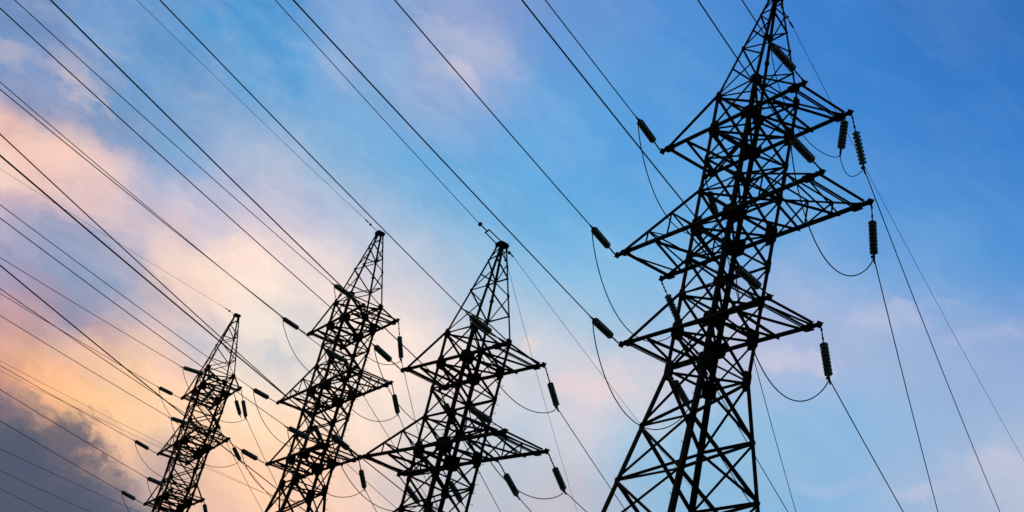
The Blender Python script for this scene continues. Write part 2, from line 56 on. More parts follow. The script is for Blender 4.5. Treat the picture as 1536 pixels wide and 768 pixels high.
# bend the direction a little so that cloud masses get torn, streaky rims
nz = NOISE(D, 13, 9, .66, True, .5)
warp = VM('SCALE', VM('SUBTRACT', nz, (.5, .5, .5)), None, .032)
Dw = VM('ADD', D, warp)
nz2 = NOISE(Dw, 42, 5, .6, True)
Dw = VM('ADD', Dw, VM('SCALE', VM('SUBTRACT', nz2, (.5, .5, .5)), None, .019))
Dw = VM('NORMALIZE', Dw)
sp = N.new('ShaderNodeSeparateXYZ'); L.new(Dw, sp.inputs[0])
AZ = M('MULTIPLY', M('ARCTAN2', sp.outputs[0], sp.outputs[1]), 180/math.pi)
EL = M('MULTIPLY', M('ARCSINE', sp.outputs[2]), 180/math.pi)
U = MR(AZ, AZ0, AZ1, 0., 1.)
nr = len(SKYROWS); col = None
for j, row in enumerate(SKYROWS):
    r = N.new('ShaderNodeValToRGB'); cr = r.color_ramp; cr.interpolation = 'LINEAR'
    for i, c in enumerate(row):
        p = (AZG[i]-AZ0)/(AZ1-AZ0)
        e = cr.elements[0] if i == 0 else (cr.elements[1] if i == len(row)-1 else cr.elements.new(p))
        e.position = p; e.color = (*c, 1)
    # elements get re-sorted while adding, so write them again in order
    for i, c in enumerate(row): cr.elements[i].position = (AZG[i]-AZ0)/(AZ1-AZ0); cr.elements[i].color = (*c, 1)
    L.new(U, r.inputs[0])
    if col is None: col = r.outputs[0]
    else:
        a, b = ELG[j-1], ELG[j]
        col = MIX(MR(EL, a, b, 0., 1.), col, r.outputs[0])
# cloud grain: streaks drawn out along the drift of the clouds, falling to the right
dc = Vector((0, math.cos(R_(24)), math.sin(R_(24)))); ea_ = Vector((1, 0, 0)); ee_ = ea_.cross(dc)
lean = R_(-22); k1 = ea_*math.cos(lean)+ee_*math.sin(lean); k2 = -ea_*math.sin(lean)+ee_*math.cos(lean)
cb = N.new('ShaderNodeCombineXYZ')
L.new(M('MULTIPLY', VM('DOT_PRODUCT', Dw, tuple(k1)), .55), cb.inputs[0]); L.new(M('MULTIPLY', VM('DOT_PRODUCT', Dw, tuple(k2)), 1.5), cb.inputs[1]); L.new(VM('DOT_PRODUCT', Dw, tuple(dc)), cb.inputs[2])
ST = cb.outputs[0]
g1 = NOISE(ST, 16, 10, .64, False, .35)
veil = MR(g1, .44, .74, 0., 1., True)
col = MIX(M('MULTIPLY', veil, MR(AZ, -20., 12., .16, .04)), col, MIX(MR(AZ, -14., 2., 0., 1.), (.88, .77, .72, 1), (.66, .70, .80, 1)))
g2 = NOISE(ST, 26, 10, .72, False, .4)
amp = MR(AZ, -14., 6., 1., .30)
col = MIX(amp, col, MIX(1., col, MIX(MR(g2, .3, .7, 0., 1.), (.86, .90, .96, 1), (1.22, 1.17, 1.09, 1)), 'MULTIPLY'))
# separate small clouds and the ragged rim of the dark bank: (az, el, half width az, half height el, lean, colour, strength, noise scale)
def puff(col, az, el, sa, se, lean, c, k, ns, lo=.52, hi=.86):
    a, e = R_(az), R_(el)
    d = Vector((math.sin(a)*math.cos(e), math.cos(a)*math.cos(e), math.sin(e)))
    ea = Vector((math.cos(a), -math.sin(a), 0)); ee = ea.cross(d); 
    e1 = ea*math.cos(R_(lean))+ee*math.sin(R_(lean)); e2 = -ea*math.sin(R_(lean))+ee*math.cos(R_(lean))
    # Dw keeps the rim torn
    x = VM('DOT_PRODUCT', VM('SUBTRACT', Dw, tuple(d)), tuple(e1/R_(sa)))
    y = VM('DOT_PRODUCT', VM('SUBTRACT', Dw, tuple(d)), tuple(e2/R_(se)))
    r2 = M('ADD', M('MULTIPLY', x, x), M('MULTIPLY', y, y))
    g = M('EXPONENT', M('MULTIPLY', r2, -1.))
    n = NOISE(ST, ns, 10, .66, False, .3)
    f = M('MULTIPLY', MR(M('ADD', M('MULTIPLY', g, .42), M('MULTIPLY', n, .75)), lo, hi, 0., 1., True), k)
    return MIX(f, col, (*c, 1))
col = puff(col, -22.6, 22.3, 3.4, 1.3, -22, (.92, .68, .58), .7, 34, .58, .78)
col = puff(col, -21.4, 26.3, 1.2, 1.0, 0, (.50, .46, .56), .5, 60)
col = puff(col, -20.2, 25.7, 2.3, 1.0, -25, (.60, .53, .57), .7, 70, .60, .86)
col = puff(col, -23.4, 25.8, 1.2, .8, 0, (.50, .46, .56), .6, 60)
col = puff(col, -4.7, 32.0, 4.2, 2.3, -10, (.44, .50, .68), .7, 30, .58, .88)
col = puff(col, -10.2, 30.3, 1.8, 1.0, -30, (.36, .46, .70), .5, 45, .56, .86)
col = puff(col, 21.5, 19.6, 3.0, 1.6, 0, (.52, .56, .72), .55, 26, .56, .90)
col = puff(col, 13.5, 25.5, 5.0, 2.2, -14, (.44, .51, .72), .5, 22, .56, .90)
col = puff(col, 6.5, 20.5, 3.6, 1.8, -10, (.78, .68, .70), .6, 26, .54, .86)
col = puff(col, -16.6, 9.4, 5.2, 4.25, 0, (.088, .104, .158), .85, 16, .52, .64)
col = puff(col, -13.5, 20.5, 4.0, 1.3, -32, (.86, .68, .60), .55, 34, .57, .80)
col = puff(col, -7.0, 19.0, 4.0, 1.6, -25, (.90, .78, .68), .5, 34, .57, .80)
col = puff(col, -15.5, 15.6, 3.0, 1.1, -25, (.95, .62, .42), .45, 34, .57, .84)
col = puff(col, 4.25, 20.47, 2.6, 0.9, 8, (0.8, 0.66, 0.68), 0.8, 36, .57, .84)
col = puff(col, 1.58, 21.56, 1.0, 0.5, -25, (0.84, 0.7, 0.64), 0.8, 36, .57, .84)
col = puff(col, 13.12, 23.06, 2.2, 0.8, 12, (0.66, 0.62, 0.74), 0.6, 36, .57, .84)
col = puff(col, 16.81, 25.17, 3.2, 1.2, 14, (0.47, 0.53, 0.74), 0.7, 36, .57, .84)
col = puff(col, 21.01, 24.83, 2.4, 0.7, 14, (0.56, 0.56, 0.72), 0.45, 30, .52, .92)
col = puff(col, 15.5, 18.48, 2.6, 0.5, 18, (0.50, 0.56, 0.7), 0.4, 30, .52, .92)
col = puff(col, 21.94, 20.29, 1.4, 0.7, 10, (0.60, 0.60, 0.7), 0.5, 30, .52, .92)
col = puff(col, 19.22, 18.78, 1.8, 0.5, 14, (0.56, 0.57, 0.7), 0.6, 36, .57, .84)
col = puff(col, -6.71, 21.85, 1.8, 0.8, -25, (0.92, 0.8, 0.72), 0.6, 36, .57, .84)
col = puff(col, -4.57, 31.5, 1.6, 0.8, -30, (0.6, 0.56, 0.68), 0.7, 36, .57, .84)
col = puff(col, -10.5, 19.6, 3.6, 1.2, -28, (.97, .84, .72), .6, 34, .57, .80)

# beyond the part of the sky measured above, the plain sky texture takes over
sky = N.new('ShaderNodeTexSky'); sky.sky_type = 'NISHITA'; sky.sun_disc = False
sky.sun_elevation = R_(SUN_EL); sky.sun_rotation = R_(SUN_AZ); sky.air_density = 1.2; sky.dust_density = 2.
skyc = VM('SCALE', sky.outputs[0], None, .06)
s0 = N.new('ShaderNodeSeparateXYZ'); L.new(D, s0.inputs[0])
az0 = M('ABSOLUTE', M('MULTIPLY', M('ARCTAN2', s0.outputs[0], s0.outputs[1]), 180/math.pi))
el0 = M('MULTIPLY', M('ARCSINE', s0.outputs[2]), 180/math.pi)
f = M('MAXIMUM', MR(az0, 45., 85., 0., 1., True), MR(el0, 50., 75., 0., 1., True))
final = MIX(f, col, skyc)
bg = N.new('ShaderNodeBackground'); L.new(final, bg.inputs[0]); bg.inputs[1].default_value = 1.0
wo = N.new('ShaderNodeOutputWorld'); L.new(bg.outputs[0], wo.inputs[0])
w.cycles.sampling_method = 'MANUAL'; w.cycles.sample_map_resolution = 256

sd = bpy.data.lights.new('sun', 'SUN'); sd.energy = .35; sd.angle = R_(6); sd.color = (1, .72, .5)
so = bpy.data.objects.new('sun', sd); C.objects.link(so)
sv = Vector((math.sin(R_(SUN_AZ))*math.cos(R_(SUN_EL)), math.cos(R_(SUN_AZ))*math.cos(R_(SUN_EL)), math.sin(R_(SUN_EL))))
so.rotation_euler = sv.to_track_quat('Z', 'Y').to_euler(); so.location = sv*60
vs = scene.view_settings; vs.view_transform = 'Standard'; vs.look = 'None'; vs.exposure = 0; vs.gamma = 1; vs.use_curve_mapping = False
scene.render.resolution_x, scene.render.resolution_y = 1024, 512
scene.cycles.max_bounces = 6

# ------------------------------------------------------------ materials
def mat(name, c1, c2, rough, metal=0., scale=6., spec=.3, bump=0.):
    m = bpy.data.materials.new(name); m.use_nodes = True; t = m.node_tree; b = t.nodes['Principled BSDF']
    tc = t.nodes.new('ShaderNodeTexCoord'); n = t.nodes.new('ShaderNodeTexNoise'); n.inputs['Scale'].default_value = scale; n.inputs['Detail'].default_value = 6
    t.links.new(tc.outputs['Object'], n.inputs['Vector'])
    r = t.nodes.new('ShaderNodeValToRGB'); r.color_ramp.elements[0].position = .35; r.color_ramp.elements[1].position = .68
    r.color_ramp.elements[0].color = (*c1, 1); r.color_ramp.elements[1].color = (*c2, 1)
    t.links.new(n.outputs[0], r.inputs[0]); t.links.new(r.outputs[0], b.inputs['Base Color'])
    b.inputs['Roughness'].default_value = rough; b.inputs['Metallic'].default_value = metal; b.inputs['Specular IOR Level'].default_value = spec
    if bump:
        bp = t.nodes.new('ShaderNodeBump'); bp.inputs['Strength'].default_value = bump; t.links.new(n.outputs[0], bp.inputs['Height']); t.links.new(bp.outputs[0], b.inputs['Normal'])
    return m
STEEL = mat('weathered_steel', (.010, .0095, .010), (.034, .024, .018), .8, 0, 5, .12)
LINK = mat('forged_fittings', (.012, .012, .013), (.02, .019, .018), .7, 0, 20, .15)
GLASS = mat('green_glass', (.10, .20, .17), (.16, .28, .24), .15, 0, 30, .5)
GLASS.node_tree.nodes['Principled BSDF'].inputs['Transmission Weight'].default_value = .45
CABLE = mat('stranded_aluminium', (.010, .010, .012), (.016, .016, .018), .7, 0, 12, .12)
CONC = mat('footing_concrete', (.22, .21, .19), (.34, .33, .30), .9, 0, 3, .3, .3)
GRASS = mat('rough_grass', (.035, .05, .018), (.075, .085, .03), .95, 0, .35, .2, .5)
SOIL = mat('gravel_pad', (.10, .09, .075), (.2, .18, .15), .95, 0, 2.5, .2, .4)

# ------------------------------------------------------------ mesh helpers
class MB:
    def __init__(s): s.v = []; s.f = []
    def prism(s, p, q, prof, up):
        """extrude a closed 2-D profile (x = along 'up', y = across) from p to q"""
        p, q = Vector(p), Vector(q); d = (q-p)
        if d.length < 1e-5: return
        d.normalize(); u = Vector(up); u = u-d*u.dot(d)
        if u.length < 1e-4: u = d.orthogonal()
        u.normalize(); v = d.cross(u); b = len(s.v); n = len(prof)
        for o in (p, q):
            for a, c in prof: s.v.append(o+u*a+v*c)
        for i in range(n): j = (i+1) % n; s.f.append((b+i, b+j, b+n+j, b+n+i))
        s.f.append(tuple(b+i for i in reversed(range(n)))); s.f.append(tuple(b+n+i for i in range(n)))
    def angle(s, p, q, size, up, t=None, back=False):
        """L section; its outer corner runs along p-q, flanges go back along -up and across"""
        t = t or size*.11; a = size/2
        pr = [(0, 0), (-size, 0), (-size, t), (-t, t), (-t, size), (0, size)]
        pr = [(x+ (a if back else 0), y-a) for x, y in pr] if back else pr
        s.prism(p, q, pr, up)
    def leg(s, p, q, size, cx, cy):
        """corner leg: two flanges lying in the two faces of the tower, inwards from the corner (cx, cy)"""
        p, q = Vector(p), Vector(q); t = size*.12; b = len(s.v)
        pr = [(0, 0), (size, 0), (size, t), (t, t), (t, size), (0, size)]
        for o in (p, q):
            for x, y in pr: s.v.append(o+Vector((-cx*x, -cy*y, 0)))
        for i in range(6): j = (i+1) % 6; s.f.append((b+i, b+j, b+6+j, b+6+i))
        s.f.append(tuple(b+i for i in reversed(range(6)))); s.f.append(tuple(b+6+i for i in range(6)))
    def bar(s, p, q, w, h, up): s.prism(p, q, [(-h/2, -w/2), (h/2, -w/2), (h/2, w/2), (-h/2, w/2)], up)
    def tube(s, p, q, r, n=8): s.prism(p, q, [(r*math.cos(2*math.pi*i/n), r*math.sin(2*math.pi*i/n)) for i in range(n)], (0.3, .2, 1))
    def plate(s, c, ax, ay, w, h, t):
        """gusset plate with cut corners: centre, two axes"""
        c, ax, ay = Vector(c), Vector(ax).normalized(), Vector(ay).normalized(); nn = ax.cross(ay)
        k = .28; pts = [(-1, -1+k), (-1+k, -1), (1-k, -1), (1, -1+k), (1, 1-k), (1-k, 1), (-1+k, 1), (-1, 1-k)]
        b = len(s.v)
        for z in (-t/2, t/2):
            for x, y in pts: s.v.append(c+ax*x*w/2+ay*y*h/2+nn*z)
        for i in range(8): j = (i+1) % 8; s.f.append((b+i, b+j, b+8+j, b+8+i))
        s.f.append(tuple(b+i for i in reversed(range(8)))); s.f.append(tuple(b+8+i for i in range(8)))
    def lathe(s, prof, n=20):
        b = len(s.v); m_ = len(prof)
        for r, z in prof:
            for i in range(n): a = 2*math.pi*i/n; s.v.append(Vector((r*math.cos(a), r*math.sin(a), z)))
        for k in range(m_-1):
            for i in range(n): j = (i+1) % n; s.f.append((b+k*n+i, b+k*n+j, b+(k+1)*n+j, b+(k+1)*n+i))
        s.f.append(tuple(b+i for i in reversed(range(n)))); s.f.append(tuple(b+(m_-1)*n+i for i in range(n)))
    def mesh(s, name, mt, smooth=False):
        me = bpy.data.meshes.new(name); me.from_pydata([tuple(v) for v in s.v], [], s.f); me.update()
        import bmesh
        bm = bmesh.new(); bm.from_mesh(me); bmesh.ops.recalc_face_normals(bm, faces=bm.faces); bm.to_mesh(me); bm.free()
        me.materials.append(mt)
        if smooth:
            for p in me.polygons: p.use_smooth = True
        return me
def link(name, me, parent=None, loc=(0, 0, 0)):
    o = bpy.data.objects.new(name, me); C.objects.link(o); o.parent = parent; o.location = loc; return o
def tag(o, label=None, cat=None, group=None, kind=None):
    if label: o['label'] = label
    if cat: o['category'] = cat
    if group: o['group'] = group
    if kind: o['kind'] = kind
    return o

# ------------------------------------------------------------ ground
g = MB(); n = 60; Rg = 6000
for i in range(n+1):
    for j in range(n+1):
        x = math.copysign(abs((i/n*2-1))**3*Rg, i-n/2); y = math.copysign(abs((j/n*2-1))**3*Rg, j-n/2)
        d = math.hypot(x, y); g.v.append(Vector((x, y, (-.03+.06*math.sin(x*.07)*math.cos(y*.05)) - .0*d)))
for i in range(n):
    for j in range(n): a = i*(n+1)+j; g.f.append((a, a+n+1, a+n+2, a+1))
tag(link('ground', g.mesh('ground', GRASS, True)), kind='structure')

# ------------------------------------------------------------ pylon
H1, H2, H3 = 18.665, 22.665, 26.68
H1u, H2u, H3u, Hp, Hk = 20.017, 24.09, 28.087, 32.73, 17.158
Wk, Wt, Wp, Wb = .992, 1.048, .167, 3.735
ARM = {H1: 3.824, H2: 5.345, H3: 3.80}; EE = 1.084
ZS = [Hk, H1, H1u, 21.42, H2, H2u, 25.42, H3, H3u]
ZP = [H3u, 29.36, 30.3, 31.15, 31.9, 32.5]
def W(z):
    if z <= Hk: return Wk+(Wb-Wk)*(Hk-z)/Hk
    if z <= H3u: return Wk+(Wt-Wk)*(z-Hk)/(H3u-Hk)
    return Wt+(Wp-Wt)*(z-H3u)/(Hp-H3u)
CN = {'a': (-1, -1), 'b': (1, -1), 'c': (-1, 1), 'd': (1, 1)}
def P(c, z): return Vector((CN[c][0]*W(z), CN[c][1]*W(z), z))
FACES = [('a', 'b', Vector((0, -1, 0))), ('d', 'c', Vector((0, 1, 0))), ('c', 'a', Vector((-1, 0, 0))), ('b', 'd', Vector((1, 0, 0)))]
cache = {}
def cached(key, fn):
    if key not in cache: cache[key] = fn()
    return cache[key]

def leg_mesh(c, zg):
    b = MB(); cx, cy = CN[c]
    zs = [(zg, .165), (Hk, .165), (Hk, .15), (H2, .15), (H2, .14), (H3u, .14), (H3u, .085), (Hp, .085)]
    for k in range(0, 8, 2): b.leg(P(c, zs[k][0]), P(c, zs[k+1][0]), zs[k][1], cx, cy)
    return b.mesh('leg', STEEL)
def gusset_mesh(c, z, sz, h):
    b = MB(); cx, cy = CN[c]; p = P(c, z)
    # one plate on each of the two faces meeting at the leg
    b.plate(p+Vector((-cx*sz*.42, cy*.012, 0)), (1, 0, 0), (0, 0, 1), sz, h, .014)
    b.plate(p+Vector((cx*.012, -cy*sz*.42, 0)), (0, 1, 0), (0, 0, 1), sz, h, .014)
    for s1 in (-.3, 0, .3):          # bolt heads
        for q in (.2, .6):
            b.tube(p+Vector((-cx*sz*q, cy*.012, h*s1)), p+Vector((-cx*sz*q, cy*.04, h*s1)), .016, 6)
            b.tube(p+Vector((cx*.012, -cy*sz*q, h*s1)), p+Vector((cx*.04, -cy*sz*q, h*s1)), .016, 6)
    return b.mesh('gusset_plate', STEEL)
def face_mesh(fi, lows):
    c1, c2, nrm = FACES[fi]; b = MB(); horiz = fi < 2
    zs = lows+ZS
    for k in range(len(zs)-1):
        z0, z1 = zs[k], zs[k+1]; low = z1 <= Hk+.01; s = .10 if low else .075
        o1, o2 = nrm*-.02, nrm*-.045
        b.angle(P(c1, z0)+o1, P(c2, z1)+o1, s, nrm, back=True)
        b.angle(P(c2, z0)+o2, P(c1, z1)+o2, s, nrm, back=True)
    for z in zs:
        low = z < Hk-.01
        if low and not horiz: continue
        main = z in (H1, H2, H3)
        if main and fi < 2: continue          # the crossarm beam itself runs here
        b.angle(P(c1, z)+nrm*-.07, P(c2, z)+nrm*-.07, .12 if main else (.085 if low else .07), nrm, back=True)
    # the tapering peak: single zigzag, rungs on alternate nodes
    ph = 1 if fi == 2 else 0
    for k in range(len(ZP)-1):
        z0, z1 = ZP[k], ZP[k+1]
        p, q = (c1, c2) if (k+ph) % 2 == 0 else (c2, c1)
        b.angle(P(p, z0)+nrm*-.015, P(q, z1)+nrm*-.015, .055, nrm, back=True)
        if fi in (1, 2) and k in (0, 2): b.angle(P(c1, z1)+nrm*-.04, P(c2, z1)+nrm*-.04, .05, nrm, back=True)
    return b.mesh('face_bracing', STEEL)
def plan_mesh(z):
    b = MB()
    b.angle(P('a', z)+Vector((0, 0, -.06)), P('d', z)+Vector((0, 0, -.06)), .07, (0, 0, 1), back=True)
    b.angle(P('b', z)+Vector((0, 0, -.10)), P('c', z)+Vector((0, 0, -.10)), .07, (0, 0, 1), back=True)
    return b.mesh('plan_bracing', STEEL)
STUB = {H1: .52, H2: .62, H3: .52}
def beam_pt(z, sx, sy, x):                       # a point on one of the two long beams of a crossarm
    a = ARM[z]; w0 = W(z)+.03; ax = abs(x)
    y = w0 if ax <= w0 else w0+(EE-w0)*(ax-w0)/(a-w0)
    return Vector((sx*ax, sy*y, z))
def arm_beam_mesh(z):
    b = MB(); a = ARM[z]; s = .085 if z != H2 else .095
    for sy in (-1, 1):
        for sx in (-1, 1):
            p0 = beam_pt(z, sx, sy, 0); p1 = beam_pt(z, sx, sy, W(z)+.03); p2 = beam_pt(z, sx, sy, a)
            if sx > 0: p2 = beam_pt(z, sx, sy, a+.05)
            for p, q in ((p0, p1), (p1, p2)):
                up = Vector((0, 1, 0)); g_ = .022
                # two channels back to back with a gap between them
                b.bar(p+up*(g_+.009), q+up*(g_+.009), .018, s*1.5, (0, 0, 1)); b.bar(p-up*(g_+.009), q-up*(g_+.009), .018, s*1.5, (0, 0, 1))
                b.bar(p+up*(g_+.04)+Vector((0, 0, s*.75)), q+up*(g_+.04)+Vector((0, 0, s*.75)), .075, .014, (0, 0, 1))
                b.bar(p-up*(g_+.04)-Vector((0, 0, s*.75)), q-up*(g_+.04)-Vector((0, 0, s*.75)), .075, .014, (0, 0, 1))
            e = beam_pt(z, sx, sy, a-STUB[z])
            b.plate(e+Vector((0, 0, .03)), (1, 0, 0), (0, 1, 0), .5, .26, .02)
            b.plate(e+Vector((0, 0, -.09)), (1, 0, 0), (0, 1, 0), .42, .22, .018)
            tip = beam_pt(z, sx, sy, a-.07); b.plate(tip, (0, 1, 0), (0, 0, 1), .17, .22, .05)
    return b.mesh('crossarm', STEEL)
def end_beam_mesh(z, sx):
    b = MB(); a = ARM[z]
    p, q = beam_pt(z, sx, -1, a-STUB[z]), beam_pt(z, sx, 1, a-STUB[z])
    b.bar(p+Vector((0, 0, -.11)), q+Vector((0, 0, -.11)), .06, .02, (0, 0, 1)); b.bar(p+Vector((0.045, 0, -.06)), q+Vector((0.045, 0, -.06)), .012, .08, (0, 0, 1))
    p, q = beam_pt(z, sx, -1, a-.32), beam_pt(z, sx, 1, a-.32)
    b.angle(p+Vector((0, 0, .1)), q+Vector((0, 0, .1)), .065, (0, 0, 1), back=True)
    return b.mesh('end_beam', STEEL)
def chord_mesh(z, sx, sy):
    b = MB(); zu = {H1: H1u, H2: H2u, H3: H3u}[z]; c = {(-1, -1): 'a', (1, -1): 'b', (-1, 1): 'c', (1, 1): 'd'}[(sx, sy)]
    t = beam_pt(z, sx, sy, ARM[z]-STUB[z]*.9)+Vector((0, 0, .1)); p = P(c, zu)
    b.angle(p, t, .075, (0, sy, 0), back=True)
    if z == H2:
        for f0, f1 in ((.36, .36), (.68, .68)):
            u = p.lerp(t, f0); ax = abs(u.x); d = beam_pt(z, sx, sy, ax); b.angle(u, d, .045, (0, sy, 0), back=True)
        u0 = p.lerp(t, .36); u1 = p.lerp(t, .68)
        d0 = beam_pt(z, sx, sy, W(z)); d1 = beam_pt(z, sx, sy, abs(u0.x))
        b.angle(u0, d0, .045, (0, sy, 0), back=True); b.angle(u1, d1, .045, (0, sy, 0), back=True)
    return b.mesh('upper_chord', STEEL)
def arm_brace_mesh(z, sx):
    b = MB(); a = ARM[z]; w0 = W(z); span = a-STUB[z]-w0; dz = Vector((0, 0, -.10)); dz2 = Vector((0, 0, -.125))
    X = lambda sy, f: beam_pt(z, sx, sy, w0+span*f)
    if z == H2: seq = [(-1, 0), (1, .30), (-1, .52), (1, .80), (-1, 1.)]
    else: seq = [(-1, 0), (1, .42), (-1, .55), (1, .97)]
    for k in range(len(seq)-1):
        big = (k == 1)
        o = dz if k % 2 == 0 else dz2
        b.angle(X(*seq[k])+o, X(*seq[k+1])+o, .12 if big else .07, (0, 0, 1), back=True)
    # struts between the upper chords
    zu = {H1: H1u, H2: H2u, H3: H3u}[z]
    for f in ((.36, .68) if z == H2 else ()):
        pts = []
        for sy, c in ((-1, 'b' if sx > 0 else 'a'), (1, 'd' if sx > 0 else 'c')):
            t = beam_pt(z, sx, sy, a-STUB[z]*.9)+Vector((0, 0, .1)); pts.append(P(c, zu).lerp(t, f))
        b.angle(pts[0], pts[1], .045, (0, 0, 1), back=True)
        d = beam_pt(z, sx, 1, abs(pts[0].x)); b.angle(pts[0], d, .045, (0, 0, 1), back=True)
    return b.mesh('arm_bracing', STEEL)
def cap_mesh():
    b = MB()
    b.bar((-.24, -.17, Hp), (-.24+.48, -.17, Hp), .03, .16, (0, 0, 1)); b.bar((-.24, .17, Hp), (.24, .17, Hp), .03, .16, (0, 0, 1))
    b.bar((-.2, -.24, Hp+.03), (-.2, .24, Hp+.03), .03, .14, (0, 0, 1)); b.bar((.2, -.24, Hp+.03), (.2, .24, Hp+.03), .03, .14, (0, 0, 1))
    b.plate((0, 0, Hp+.11), (1, 0, 0), (0, 1, 0), .44, .44, .02)
    for sx in (-1, 1):
        for sy in (-1, 1): b.plate((sx*.17, sy*.185, Hp-.16), (1, 0, 0), (0, 0, 1), .14, .3, .012)
    return b.mesh('peak_cap', STEEL)
def bolt_mesh():
    b = MB(); b.tube((0, 0, 0), (.17, 0, 0), .011, 6); b.tube((.17, 0, -.005), (.17, 0, .045), .011, 6); return b.mesh('step_bolt', STEEL)

YAW = {4: -1.085, 3: -.9915, 2: -1.12, 1: -1.1831}
POS = {4: (7.2171, 42.6894, .1696+1.6), 3: (-.5494, 57.1842, -5.8299+1.6), 2: (-7.7648, 73.9917, .8531+1.6), 1: (-18.1449, 95.1464, 1.3594+1.6)}
PL = {4: 'largest, nearest dark lattice pylon, its peak touching the top edge',
      3: 'dark lattice pylon second from the right, with widest middle crossarm low in view',
      2: 'dark lattice pylon between the far left one and the second from right',
      1: 'smallest and farthest dark lattice pylon, at far left against peach cloud'}
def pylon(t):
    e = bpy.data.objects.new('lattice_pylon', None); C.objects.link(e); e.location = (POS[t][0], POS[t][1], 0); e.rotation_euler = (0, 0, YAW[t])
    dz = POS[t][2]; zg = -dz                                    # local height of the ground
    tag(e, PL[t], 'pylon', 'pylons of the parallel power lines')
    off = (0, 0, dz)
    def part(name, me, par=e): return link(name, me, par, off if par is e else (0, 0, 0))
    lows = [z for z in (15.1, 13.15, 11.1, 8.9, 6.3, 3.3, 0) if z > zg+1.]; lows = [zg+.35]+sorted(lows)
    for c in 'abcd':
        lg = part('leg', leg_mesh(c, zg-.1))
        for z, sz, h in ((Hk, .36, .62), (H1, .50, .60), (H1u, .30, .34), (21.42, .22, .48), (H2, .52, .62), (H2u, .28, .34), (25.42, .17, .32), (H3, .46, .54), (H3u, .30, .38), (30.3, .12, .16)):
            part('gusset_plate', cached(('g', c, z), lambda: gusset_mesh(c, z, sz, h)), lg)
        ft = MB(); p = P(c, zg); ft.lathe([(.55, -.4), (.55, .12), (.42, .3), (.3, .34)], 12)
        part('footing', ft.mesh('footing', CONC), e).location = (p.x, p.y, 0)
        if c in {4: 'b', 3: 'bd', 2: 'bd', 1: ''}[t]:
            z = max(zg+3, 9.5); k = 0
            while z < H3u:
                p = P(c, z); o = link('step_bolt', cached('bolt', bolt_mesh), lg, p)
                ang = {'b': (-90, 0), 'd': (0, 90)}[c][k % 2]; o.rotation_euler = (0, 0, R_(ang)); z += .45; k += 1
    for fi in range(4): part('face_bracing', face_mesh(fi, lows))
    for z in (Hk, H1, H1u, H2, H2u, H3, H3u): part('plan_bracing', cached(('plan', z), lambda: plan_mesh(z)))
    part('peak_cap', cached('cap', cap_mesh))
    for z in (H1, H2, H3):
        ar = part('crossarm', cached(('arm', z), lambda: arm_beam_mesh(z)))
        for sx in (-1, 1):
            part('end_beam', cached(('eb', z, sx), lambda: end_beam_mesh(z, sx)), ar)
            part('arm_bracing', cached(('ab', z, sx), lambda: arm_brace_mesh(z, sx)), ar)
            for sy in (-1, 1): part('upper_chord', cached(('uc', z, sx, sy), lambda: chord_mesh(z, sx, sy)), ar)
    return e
for t in (4, 3, 2, 1): pylon(t)

